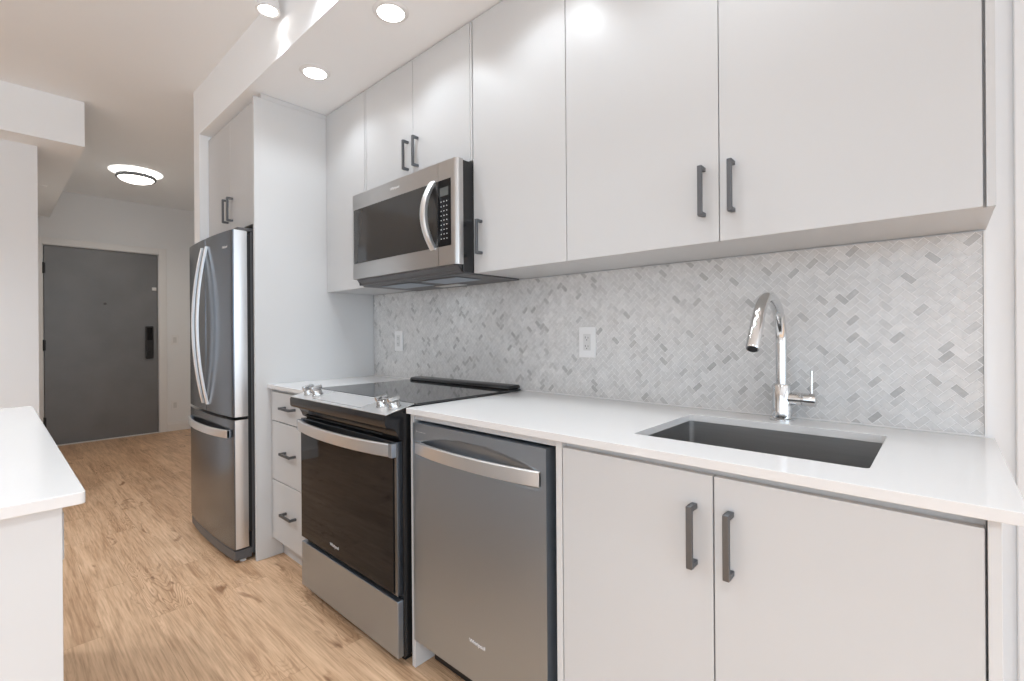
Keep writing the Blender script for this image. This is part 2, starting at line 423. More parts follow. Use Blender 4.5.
dpart(box('latch', X0-0.003, X0+0.014, 1.315, 1.358, 1.715, 1.752, 'plate', bevel=0.004))
struct(box('door_2_backing' if 0 else 'door_light_block', X0-0.118, X0-0.055, 0.385, 1.3755, 0.0005, 2.1455, 'trim'), 'added backing behind the entry door, blocks outside light')  # solid backing added to stop light leaking round the door leaf
dpart(box('threshold', X0-0.0545, X0+0.02, 0.384, 1.376, 0.001, 0.010, 'trim', bevel=0.002))

# ------------------------------------------------------------------ pulls
def pull_v(parent, x, z0, z1, yface, out=0.034, w=0.0125):
    """vertical square bar pull: bar and two feet returning to the door"""
    bm = bmesh.new(); t = 0.0095
    addbox(bm, x-w/2, x+w/2, yface-out, yface-out+t, z0, z1)
    addbox(bm, x-w/2, x+w/2, yface-out+t, yface-0.0002, z1-0.011, z1)
    addbox(bm, x-w/2, x+w/2, yface-out+t, yface-0.0002, z0, z0+0.011)
    bmesh.ops.remove_doubles(bm, verts=bm.verts, dist=1e-6)
    o = finish('handle', bm, 'pull', None, bevel=0.0012)
    o.parent = parent
    return o
def pull_h(parent, x0, x1, zc, yface, out=0.036, w=0.0125):
    bm = bmesh.new(); t = 0.0095
    addbox(bm, x0, x1, yface-out, yface-out+t, zc-w/2, zc+w/2)
    addbox(bm, x0, x0+0.011, yface-out+t, yface-0.0002, zc-w/2, zc+w/2)
    addbox(bm, x1-0.011, x1, yface-out+t, yface-0.0002, zc-w/2, zc+w/2)
    o = finish('handle', bm, 'pull', None, bevel=0.0012); o.parent = parent
    return o
def cab_door(parent, x0, x1, z0, z1, yf, th=0.018, m='cab', name='door'):
    o = box(name, x0, x1, yf, yf+th, z0, z1, m, parent, bevel=0.0012)
    return o
# children of doors: doors keep world-space meshes with parent inverse, so pulls need the same frame
def adopt(child, parent_obj):
    child.parent = parent_obj
    child.matrix_parent_inverse = Matrix.Identity(4)
    child.location = (0, 0, 0)
# A part's own location stays at the origin of its thing; matrix_parent_inverse holds the offset.

# ------------------------------------------------------------------ base units
YB = 1.0
XP = -2.637
# drawer unit left of the range
t = thing('drawer_cabinet', 'white three-drawer base cabinet between the fridge panel and the range', 'cabinet', (-2.40, 1.3, 0))
boxes('body', [(XP+0.001, -2.178, 1.0195, 1.612, 0.10, 0.893), (XP+0.001, -2.6265, 1.0, 1.0194, 0.10, 0.893)], 'cab', t)
box('toe_kick', XP+0.001, -2.178, 1.060, 1.075, 0.001, 0.0995, 'cab', t)
for z0, z1, zh in ((0.727, 0.876, 0.806), (0.420, 0.722, 0.578), (0.108, 0.415, 0.274)):
    dr = box('drawer', -2.624, -2.181, YB, YB+0.018, z0, z1, 'cab', t, bevel=0.0012)
    pull_h(dr, -2.458, -2.335, zh, YB)
tag(box('countertop', XP+0.001, -2.176, 0.983, YW-0.012, 0.894, 0.914, 'quartz', bevel=0.0012), 'short white quartz countertop between the tall fridge panel and the range', 'countertop')

# panel between range and dishwasher, dishwasher
tag(boxes('cabinet_end_panel', [(-1.397, -1.379, YB, 1.612, 0.001, 0.8935), (-1.378, -0.759, YB+0.004, YB+0.02, 0.874, 0.8935)], 'cabside', bevel=0.001),
    'narrow white panel standing between the range and the dishwasher', 'panel')
t = thing('dishwasher', 'stainless steel dishwasher with a bowed bar handle', 'dishwasher', (-1.07, 1.3, 0))
box('body', -1.366, -0.767, 1.045, 1.60, 0.10, 0.855, 'dark', t)
box('toe_kick', -1.366, -0.767, 1.075, 1.09, 0.001, 0.0995, 'blackplastic', t)
def dw_door():
    x0, x1, z0, z1, y0 = -1.368, -0.781, 0.112, 0.866, 0.988
    bm = bmesh.new(); nx, nz = 56, 60
    def dep(x, z):
        u = (x-(x0+x1)/2)/((x1-x0)/2*0.93)
        if abs(u) >= 1: return 0
        top = 0.800 + 0.036*(1-u*u); bot = 0.752
        if z > top or z < bot: return 0
        s = (z-bot)/(top-bot)
        return 0.020*(1-u*u)**0.5 * math.sin(PI*min(1, s))**0.6
    rows = []
    for j in range(nz+1):
        f = j/nz
        z = z0 + (0.74-z0)*f*2 if f < 0.5 else 0.74 + (z1-0.74)*(f-0.5)*2
        rows.append([bm.verts.new((x0+(x1-x0)*i/nx, y0+dep(x0+(x1-x0)*i/nx, z), z)) for i in range(nx+1)])
    for j in range(nz):
        for i in range(nx): bm.faces.new((rows[j][i], rows[j][i+1], rows[j+1][i+1], rows[j+1][i]))
    back = [bm.verts.new(p) for p in ((x0, 1.040, z0), (x1, 1.040, z0), (x1, 1.040, z1), (x0, 1.040, z1))]
    bm.faces.new(back)
    bm.faces.new(rows[0] + [back[1], back[0]]); bm.faces.new(rows[-1] + [back[2], back[3]])
    bm.faces.new([r[0] for r in rows] + [back[3], back[0]]); bm.faces.new([r[-1] for r in rows] + [back[2], back[1]])
    o = finish('door', bm, 'steelwarm', t, smooth=True)
    return o
dd = dw_door()
h = bow_h('handle', -1.352, -0.802, 0.984, 0.026, 0.781, 0.043, 0.010, 'handle', dd, power=2.2); 
for a in (-1.352, -0.816): box('handle_mount', a, a+0.014, 0.985, 1.0, 0.762, 0.800, 'steel', dd)
text('logo', 'Whirlpool', (-1.050, 0.9874, 0.232), 0.02, 'print', dd, width=0.068)
text('control_marking', '• ———', (-1.322, 0.9874, 0.838), 0.012, 'print', dd, width=0.05)

# sink base
t = thing('sink_cabinet', 'white two-door base cabinet under the sink', 'cabinet', (-0.34, 1.3, 0))
boxes('body', [(-0.757, -0.738, YB, 1.610, 0.001, 0.8935), (-0.737, 0.0465, 1.0195, 1.036, 0.10, 0.8935), (-0.737, 0.0465, 1.590, 1.610, 0.10, 0.66), (-0.737, 0.0465, 1.0365, 1.59, 0.10, 0.118)], 'cabside', t, bevel=0.0008)
box('side_panel', 0.047, 0.062, YB-0.002, 1.610, 0.001, 0.8935, 'cabside', t, bevel=0.0008)
box('toe_kick', -0.737, 0.0465, 1.060, 1.075, 0.001, 0.0995, 'cab', t)
dr = cab_door(t, -0.735, -0.3545, 0.108, 0.876, YB); pull_v(dr, -0.3915, 0.684, 0.813, YB)
dr = cab_door(t, -0.3515, 0.0440, 0.108, 0.876, YB); pull_v(dr, -0.3185, 0.684, 0.813, YB)

# countertop with the sink cut-out
def counter():
    bm = bmesh.new()
    X0_, X1_, Y0_, Y1_ = -1.400, 0.089, 0.983, YW-0.012
    sx0, sx1, sy0, sy1, r = -0.5925, -0.1050, 1.110, 1.487, 0.012
    hole = []
    for cx, cy, a in ((sx1-r, sy0+r, -PI/2), (sx1-r, sy1-r, 0), (sx0+r, sy1-r, PI/2), (sx0+r, sy0+r, PI)):
        for k in range(6): hole.append((cx+r*math.cos(a+PI/2*k/5), cy+r*math.sin(a+PI/2*k/5)))
    out = [(X1_, Y0_), (X1_, Y1_), (X0_, Y1_), (X0_, Y0_)]
    lay = {}
    for z in (0.894, 0.914):
        H = [bm.verts.new((x, y, z)) for x, y in hole]; O = [bm.verts.new((x, y, z)) for x, y in out]
        lay[z] = (H, O)
        for q in range(4):
            seg = [H[(q*6+k) % 24] for k in range(6)]
            for k in range(5): bm.faces.new((O[q], seg[k], seg[k+1]))
            bm.faces.new((O[q], seg[5], H[((q+1)*6) % 24], O[(q+1) % 4]))
    (Ha, Oa), (Hb, Ob) = lay[0.894], lay[0.914]
    for k in range(24): bm.faces.new((Ha[k], Ha[(k+1) % 24], Hb[(k+1) % 24], Hb[k]))
    for k in range(4): bm.faces.new((Oa[k], Oa[(k+1) % 4], Ob[(k+1) % 4], Ob[k]))
    return finish('countertop', bm, 'quartz', None, bevel=0.0010)
tag(counter(), 'long white quartz countertop with the sink cut into it', 'countertop')
def sink():
    t = thing('sink', 'rectangular undermount stainless steel sink set in the white countertop', 'sink', (-0.35, 1.3, 0.68))
    bm = bmesh.new()
    def loop(x0, x1, y0, y1, r, z):
        o = []
        for cx, cy, a in ((x1-r, y0+r, -PI/2), (x1-r, y1-r, 0), (x0+r, y1-r, PI/2), (x0+r, y0+r, PI)):
            for k in range(6): o.append(bm.verts.new((cx+r*math.cos(a+PI/2*k/5), cy+r*math.sin(a+PI/2*k/5), z)))
        return o
    a, b_, c, d_ = -0.597, -0.1005, 1.1055, 1.4915
    L = [loop(a-0.02, b_+0.02, c-0.02, d_+0.02, 0.03, 0.8925), loop(a, b_, c, d_, 0.016, 0.8925), loop(a+0.002, b_-0.002, c+0.002, d_-0.002, 0.016, 0.715),
         loop(a+0.02, b_-0.02, c+0.02, d_-0.02, 0.02, 0.695),
         loop(-0.395, -0.305, 1.25, 1.34, 0.044, 0.690)]
    for A, B in zip(L, L[1:]):
        for k in range(24): bm.faces.new((A[k], A[(k+1) % 24], B[(k+1) % 24], B[k]))
    o = finish('basin', bm, 'sink', t, smooth=True)
    lathe('drain', [(0.0, -0.016), (0.03, -0.016), (0.036, -0.003), (0.046, 0.0006), (0.046, -0.004)], (-0.35, 1.295, 0.693), 'chrome', t, n=28)
    return t
sink()

# faucet
def faucet():
    fx, fy = -0.352, 1.556
    t = thing('faucet', 'chrome gooseneck faucet with a side lever behind the sink', 'faucet', (fx, fy, 0.9142))
    lathe('base', [(0.0, 0.0), (0.031, 0.0), (0.031, 0.004), (0.0265, 0.008), (0.0250, 0.100), (0.021, 0.106), (0.0, 0.106)], (fx, fy, 0.9145), 'chrome', t)
    path = [(fx, fy, 1.012 + 0.0125*i) for i in range(0, 11)]
    R = 0.125; zc = 1.142; yc = fy-R
    N = 30; amax = 2.60
    for i in range(1, N+1):
        a = amax*i/N
        path.append((fx, yc+R*math.cos(a), zc+R*math.sin(a)))
    tube('spout', path, 0.0148, 'chrome', t, n=24)
    a = amax; p = Vector(path[-1]); tdir = (Vector(path[-1])-Vector(path[-2])).normalized()
    hp = [p - tdir*0.002, p + tdir*0.004, p+tdir*0.035, p+tdir*0.088, p+tdir*0.092]
    tube('spray_head', [tuple(q) for q in hp], [0.0150, 0.0160, 0.0162, 0.0166, 0.0150], 'chrome', t, n=24)
    tube('spray_nozzle', [tuple(p+tdir*0.0925), tuple(p+tdir*0.094)], 0.0115, 'blackplastic', t, n=20)
    lathe('valve', [(0.0, 0.018), (0.0185, 0.018), (0.0185, 0.052), (0.0165, 0.053), (0.0165, 0.055), (0.0185, 0.056), (0.0185, 0.084), (0.0170, 0.086), (0.0, 0.086)], (fx, fy, 0.979), 'chrome', t, axis='x')
    tube('lever', [(fx+0.075, fy, 0.9960), (fx+0.075, fy, 1.03), (fx+0.076, fy, 1.062)], [0.0042, 0.004, 0.0036], 'chrome', t, n=12)
    return t
faucet()

# ------------------------------------------------------------------ herringbone backsplash
def backsplash():
    Lr, Wr = 0.034, 0.017
    g = 0.0014
    x0, x1, z0, z1 = XP+0.002, 0.071, 0.9146, 1.4125
    bm = bmesh.new(); cl = bm.loops.layers.float_color.new('tile')
    yb, yf = YW-0.006, YW-0.0096
    def clip(poly):
        for ax, lim, sgn in ((0, x0, 1), (0, x1, -1), (1, z0, 1), (1, z1, -1)):
            out = []
            for i in range(len(poly)):
                p, q = poly[i], poly[(i+1) % len(poly)]
                pi, qi = sgn*(p[ax]-lim) >= 0, sgn*(q[ax]-lim) >= 0
                if pi: out.append(p)
                if pi != qi:
                    s = (lim-p[ax])/(q[ax]-p[ax]); out.append((p[0]+(q[0]-p[0])*s, p[1]+(q[1]-p[1])*s))
            poly = out
            if len(poly) < 3: return None
        return poly
    rnd = random.Random(3)
    c45 = math.sqrt(0.5)
    cx, cz = -1.3, 1.16
    for n in range(-110, 111):
        for k in range(-60, 61):
            for kind in (0, 1):
                a, b_ = n + 2*k, n - 2*k
                if kind == 0: r = (a, b_, a+2, b_+1)
                else: r = (a+2, b_-1, a+3, b_+1)
                q = [(r[0]*Wr+g/2, r[1]*Wr+g/2), (r[2]*Wr-g/2, r[1]*Wr+g/2), (r[2]*Wr-g/2, r[3]*Wr-g/2), (r[0]*Wr+g/2, r[3]*Wr-g/2)]
                w = [(cx+(u-v)*c45, cz+(u+v)*c45) for u, v in q]
                if max(p[0] for p in w) < x0 or min(p[0] for p in w) > x1 or max(p[1] for p in w) < z0 or min(p[1] for p in w) > z1: continue
                w = clip(w)
                if not w: continue
                area_ = abs(sum(w[i][0]*w[(i+1) % len(w)][1]-w[(i+1) % len(w)][0]*w[i][1] for i in range(len(w))))/2
                if area_ < 4e-6: continue
                t_ = rnd.random()
                v = 0.655 + rnd.uniform(-0.028, 0.028)
                if t_ > 0.92: v = rnd.uniform(0.45, 0.54)
                elif t_ > 0.80: v = rnd.uniform(0.57, 0.63)
                elif t_ < 0.10: v = rnd.uniform(0.69, 0.72)
                col = (v*1.0, v*0.992, v*0.980, 1)
                mx_, mz_ = sum(p[0] for p in w)/len(w), sum(p[1] for p in w)/len(w)
                F_ = [bm.verts.new((mx_+(p[0]-mx_)*0.985, yf, mz_+(p[1]-mz_)*0.985)) for p in w]
                B_ = [bm.verts.new((p[0], yb, p[1])) for p in w]
                fs = [bm.faces.new(F_)]
                for i in range(len(w)):
                    j = (i+1) % len(w); fs.append(bm.faces.new((F_[i], F_[j], B_[j], B_[i])))
                for f_ in fs:
                    for l in f_.loops: l[cl] = col
    # grout bed
    v0 = 0.88
    P = [bm.verts.new(p) for p in ((x0, YW-0.0086, z0), (x1, YW-0.0086, z0), (x1, YW-0.0086, z1), (x0, YW-0.0086, z1))]
    Q = [bm.verts.new(p) for p in ((x0, YW-0.0005, z0), (x1, YW-0.0005, z0), (x1, YW-0.0005, z1), (x0, YW-0.0005, z1))]
    for f_ in (bm.faces.new(P), bm.faces.new(Q), *[bm.faces.new((P[i], P[(i+1) % 4], Q[(i+1) % 4], Q[i])) for i in range(4)]):
        for l in f_.loops: l[cl] = (v0, v0*0.995, v0*0.99, 1)
    me = bpy.data.meshes.new('backsplash'); bmesh.ops.recalc_face_normals(bm, faces=bm.faces); bm.to_mesh(me); bm.free()
    o = bpy.data.objects.new('backsplash', me); COL.objects.link(o); me.materials.append(M['tile'])
    tag(o, 'grey and white marble herringbone tile backsplash on the kitchen wall', 'backsplash')
    box('edge_trim', x1+0.0005, x1+0.005, YW-0.0125, YW-0.0005, z0, z1, 'trim', o)
    box('caulk_line', x0, x1, YW-0.016, YW-0.0107, z0, z0+0.004, 'trim', o)
backsplash()

def wall_plate(name, label, cat, x, z, y, w, h, kind, face=-1, group=None):
    """plate on a wall whose visible side faces -y (kitchen)"""
    t = thing(name, label, cat, (x, y, z), group)
    box('cover_plate', x-w/2, x+w/2, y-0.006, y-0.0003, z-h/2, z+h/2, 'plate', t, bevel=0.0025)
    box('insert', x-0.0165, x+0.0165, y-0.0085, y-0.0061, z-0.033, z+0.033, 'plateshade', t, bevel=0.0008)
    if kind == 'outlet':
        for dz in (-0.017, 0.017):
            boxes('slots', [(x-0.0075, x-0.0055, y-0.0088, y-0.0084, z+dz-0.002, z+dz+0.006), (x+0.0055, x+0.0075, y-0.0088, y-0.0084, z+dz-0.002, z+dz+0.0045), (x-0.002, x+0.002, y-0.0088, y-0.0084, z+dz-0.010, z+dz-0.006)], 'dark', t)
    return t
wall_plate('electrical_outlet', 'white double outlet on the backsplash right of the range, above the countertop', 'outlet', -1.058, 1.135, YW-0.0107, 0.078, 0.123, 'outlet')
wall_plate('electrical_outlet', 'white outlet on the backsplash behind the range, near the fridge panel', 'outlet', -2.362, 1.133, YW-0.0107, 0.078, 0.118, 'outlet')
def entry_plate(name, label, cat, y, z, outlet):
    x = XF
    t = thing(name, label, cat, (x, y, z))
    box('cover_plate', x+0.0003, x+0.006, y-0.038, y+0.038, z-0.06, z+0.06, 'plate', t, bevel=0.002)
    box('insert' if outlet else 'rocker', x+0.0062, x+0.010, y-0.017, y+0.017, z-0.033, z+0.033, 'plateshade', t, bevel=0.001)
entry_plate('light_switch', 'white light switch on the wall right of the entry door', 'switch', 1.540, 1.118, False)
entry_plate('electrical_outlet', 'white outlet low on the wall right of the entry door', 'outlet', 1.538, 0.315, True)

# ------------------------------------------------------------------ wall cabinets
YU = 1.3136; ZB = 1.4156
def wall_cab(label, x0, x1, z0, doors, pulls, filler_r=0.0, extra=None):
    t = thing('wall_cabinet', label, 'cabinet', ((x0+x1)/2, YW, z0))
    box('body', x0, x1, YU+0.0195, YW-0.0005, z0+0.001, ZS-0.0015, 'cab', t, bevel=0.0008)
    ds = []
    for (a, b_), pl_ in zip(doors, pulls):
        dr = cab_door(t, a, b_, z0, ZS-0.006, YU)
        if pl_: pull_v(dr, pl_[0], pl_[1], pl_[2], YU, out=0.034, w=0.0115)
    if extra:
        for e in extra: box('filler_strip', e[0], e[1], YU+0.001, YU+0.0194, z0, ZS-0.006, 'cab', t)
    return t
wall_cab('white single-door wall cabinet against the tall fridge panel, left of the microwave', XP+0.001, -2.205, ZB, [(XP+0.0025, -2.222)], [None], extra=[(-2.219, -2.206)])
wall_cab('white wall cabinet with two short doors above the microwave', -2.2035, -1.4045, 1.872, [(-2.202, -1.8025), (-1.7995, -1.4175)], [(-1.838, 1.931, 2.067), (-1.764, 1.931, 2.067)], extra=[(-1.415, -1.405)])
wall_cab('white tall narrow single-door wall cabinet right of the microwave', -1.403, -0.9415, ZB, [(-1.3985, -0.9435)], [(-1.353, 1.486, 1.622)])
wall_cab('white wide two-door wall cabinet above the sink', -0.9405, 0.077, ZB, [(-0.9405, -0.4437), (-0.4413, 0.0585)], [(-0.483, 1.486, 1.620), (-0.407, 1.486, 1.620)], extra=[(0.0635, 0.0768)])

# tall panel, filler, cabinet over the fridge
tag(boxes('fridge_side_panel', [(-2.656, XP, 0.925, 1.6165, 0.001, 2.4128), (-2.656, XP, 0.961, 1.6165, 2.413, ZS-0.001)], 'cabside', bevel=0.0012),
    'tall white side panel standing right of the fridge', 'panel')
t = thing('fridge_cabinet', 'white two-door cabinet above the fridge', 'cabinet', (-3.06, YW, 1.76))
box('body', -3.4645, -2.657, 0.9655, 1.616, 1.771, ZS-0.0015, 'cab', t)
dr = cab_door(t, -3.4635, -3.0615, 1.765, 2.414, 0.945); pull_v(dr, -3.098, 1.826, 1.962, 0.945)
dr = cab_door(t, -3.0585, -2.6585, 1.765, 2.414, 0.945); pull_v(dr, -3.022, 1.826, 1.962, 0.945)

# ------------------------------------------------------------------ fridge
def fridge():
    xl, xr = -3.463, -2.684
    t = thing('refrigerator', 'stainless steel french-door refrigerator with a bottom freezer drawer', 'refrigerator', ((xl+xr)/2, 1.25, 0))
    box('body', xl+0.006, xr-0.006, 0.922, 1.58, 0.03, 1.715, 'greybody', t, bevel=0.003)
    xm, half = (xl+xr)/2, (xr-xl)/2
    def yf(x):
        u = (x-xm)/half
        return 0.8185 + 0.018*abs(u)**2.4
    def door(name, x0, x1, z0, z1, rl, rr, topcurve=0.0):
        bm = bmesh.new()
        pts = []; n = 24
        for i in range(n+1):
            x = x0+(x1-x0)*i/n
            pts.append((x, yf(x)))
        # round the outer corner
        def rnd(p0, sx):
            o = []
            r = 0.010
            for k in range(1, 5):
                a = PI/2*k/5
                o.append((p0[0]+sx*(-r+r*math.sin(a)), p0[1]+r-r*math.cos(a)))
            return o
        front = pts[:]
        poly = []
        poly += [(x0, 0.904)]
        poly += [(x0, yf(x0)+0.006), (x0+0.003, yf(x0)+0.001)]
        poly += front[1:-1]
        poly += [(x1-0.003, yf(x1)+0.001), (x1, yf(x1)+0.006)]
        poly += [(x1, 0.904)]
        A = [bm.verts.new((p[0], p[1], z0)) for p in poly]; B = [bm.verts.new((p[0], p[1], z1)) for p in poly]
        fa = bm.faces.new(A); fb = bm.faces.new(B)
        n_ = len(poly); side = []
        for i in range(n_):
            f_ = bm.faces.new((A[i], B[i], B[(i+1) % n_], A[(i+1) % n_]))
            if i in (0, n_-2, n_-1): side.append(f_)
        for f_ in side + [fa, fb]: f_.material_index = 1
        o = finish(name, bm, 'steeldark', t, smooth=True)
        o.data.materials.append(M['steelside'])
        return o
    dl = door('door', xl, xm-0.0035, 0.752, 1.715, 1, 0)
    drr = door('door', xm+0.0035, xr, 0.752, 1.715, 0, 1)
    fz = door('freezer_drawer', xl, xr, 0.074, 0.736, 1, 1)
    box('gasket', xl+0.012, xr-0.004, 0.9045, 0.9215, 0.15, 1.705, 'blackplastic', t)
    # french-door handles: bowed vertical bars
    for x, par in ((xm-0.042, dl), (xm+0.038, drr)):
        bow_v('handle', x, 0.808, 0.048, 0.79, 1.668, 0.015, 0.013, 'handle', par, power=2.0)
    bow_h('handle', xl+0.035, xr-0.040, 0.817, 0.040, 0.664, 0.041, 0.011, 'handle', fz, power=2.4)
    for a in (xl+0.035, xr-0.055): box('handle_mount', a, a+0.015, 0.818, 0.842, 0.645, 0.683, 'steel', fz)
    # base grille follows the bow
    bm = bmesh.new(); n = 20
    poly = [(xl+0.01, 0.90)] + [(xl+0.01+(xr-xl-0.014)*i/n, yf(xl+0.01+(xr-xl-0.014)*i/n)+0.004) for i in range(n+1)] + [(xr-0.004, 0.92)]
    A = [bm.verts.new((p[0], p[1], 0.016)) for p in poly]; B = [bm.verts.new((p[0], p[1], 0.064)) for p in poly]
    bm.faces.new(A); bm.faces.new(B)
    for i in range(len(poly)): bm.faces.new((A[i], B[i], B[(i+1) % len(poly)], A[(i+1) % len(poly)]))
    finish('base_grille', bm, 'greybody', t, bevel=0.002)
    for x in (xl+0.05, xr-0.03):
        lathe('foot', [(0, 0), (0.016, 0), (0.016, 0.010), (0.009, 0.011), (0.009, 0.015), (0, 0.015)], (x, 0.885, 0.0005), 'plate', t, n=16)
    boxes('hinge_cover', [(xr-0.10, xr-0.008, 0.862, 0.99, 1.7155, 1.733)], 'greybody', t, bevel=0.004)
    boxes('hinge_cover', [(xl+0.008, xl+0.10, 0.862, 0.99, 1.7155, 1.733)], 'greybody', t, bevel=0.004)
    text('logo', 'Whirlpool', (-2.775, 0.8270, 1.633), 0.02, 'print', drr, width=0.075, rot=(PI/2, 0, 0.03))
fridge()

# ------------------------------------------------------------------ range
def kitchen_range():
    xl, xr = -2.168, -1.410
    t = thing('range', 'black and stainless slide-in electric range with glass cooktop', 'range', ((xl+xr)/2, 1.25, 0))
    box('body', xl+0.002, xr-0.001, 0.9765, 1.585, 0.035, 0.905, 'blackenamel', t, bevel=0.002)
    for a in (xl+0.03, xr-0.07):
        for b_ in (1.0, 1.5): box('foot', a, a+0.04, b_, b_+0.04, 0.001, 0.0345, 'blackplastic', t)
    # cooktop glass, overlapping the counters slightly
    prism('cooktop', [(1.026, 0.9155), (1.60, 0.9155), (1.60, 0.9235), (1.032, 0.9235)], 'x', xl-0.006, xr+0.006, 'cooktop', t, bevel=0.0012)
    prism('vent_trim', [(1.532, 0.924), (1.610, 0.924), (1.610, 0.934), (1.604, 0.941), (1.562, 0.941), (1.542, 0.938), (1.533, 0.931)], 'x', xl+0.022, xr-0.006, 'blackenamel', t, bevel=0.004, smooth=True, seg=3)
    # sloped control panel: silver top skin over black fascia with a scooped underside
    prism('fascia', [(1.024, 0.9155), (1.024, 0.802), (0.968, 0.800), (0.960, 0.806), (0.954, 0.822), (0.945, 0.838), (0.930, 0.848), (0.9085, 0.853), (0.904, 0.862), (0.9035, 0.888), (0.907, 0.8945)], 'x', xl, xr, 'blackenamel', t, smooth=True)
    sl = lambda y: 0.8955 + (y-0.910)*(0.9205-0.8955)/(1.026-0.910)
    prism('control_panel', [(0.9075, sl(0.9075)), (1.0255, sl(1.0255)), (1.0255, sl(1.0255)+0.003), (0.9085, sl(0.9085)+0.0028)], 'x', xl, xr, 'handle', t, bevel=0.001)
    y0, y1 = 0.922, 1.018
    o = prism('control_display', [(y0, sl(y0)+0.0031), (y1, sl(y1)+0.0031), (y1, sl(y1)+0.0043), (y0, sl(y0)+0.0043)], 'x', -1.985, -1.600, 'cooktopgrey', t)
    nrm = Vector((0, -(0.9205-0.8955), 0.116)).normalized()
    for x, y in ((-2.092, 0.958), (-2.025, 0.963), (-1.520, 0.966), (-1.452, 0.972)):
        c = Vector((x, y, sl(y)+0.0032))
        bm = bmesh.new()
        addlathe(bm, [(0, 0), (0.024, 0), (0.024, 0.003), (0.021, 0.005), (0.0195, 0.020), (0.018, 0.022), (0, 0.022)], (0, 0, 0), 'z', 28)
        addbox(bm, -0.008, 0.008, -0.023, 0.023, 0.0215, 0.040)
        q = Vector((0, 0, 1)).rotation_difference(nrm)
        bmesh.ops.transform(bm, matrix=Matrix.Translation(c) @ q.to_matrix().to_4x4() @ Matrix.Rotation(0.0, 4, 'Z'), verts=bm.verts)
        finish('knob', bm, 'chromeknob', t, smooth=True, bevel=0.0008)
    # oven door
    dr = box('door', xl+0.001, xr-0.002, 0.951, 0.9755, 0.258, 0.796, 'steeldark', t, bevel=0.002)
    box('glass_panel', xl+0.008, xr-0.020, 0.9475, 0.9508, 0.262, 0.742, 'blackglass', dr, bevel=0.001)
    bow_h('handle', xl+0.012, xr-0.024, 0.930, 0.036, 0.768, 0.046, 0.012, 'handle', dr, power=2.2)
    for a in (xl+0.004, xr-0.023): box('handle_mount', a, a+0.020, 0.931, 0.9505, 0.744, 0.792, 'steel', dr, bevel=0.001)
    text('logo', 'Whirlpool', (-1.855, 0.9470, 0.305), 0.02, 'print', dr, width=0.072)
    box('storage_drawer', xl+0.001, xr-0.002, 0.951, 0.9755, 0.040, 0.238, 'steel', t, bevel=0.0025)
    box('vent_slot', xl+0.04, xr-0.10, 0.9540, 0.9580, 0.808, 0.8125, 'dark', t)
M['cooktopgrey'] = mat('grey_display_glass', (0.42, 0.42, 0.42), 0.12, noise=0.01)
M['chromeknob'] = steel('knob_steel', (0.62, 0.62, 0.62), 0.16, stretch=(1, 1, 1), var=0.0, bump=0.0)
kitchen_range()

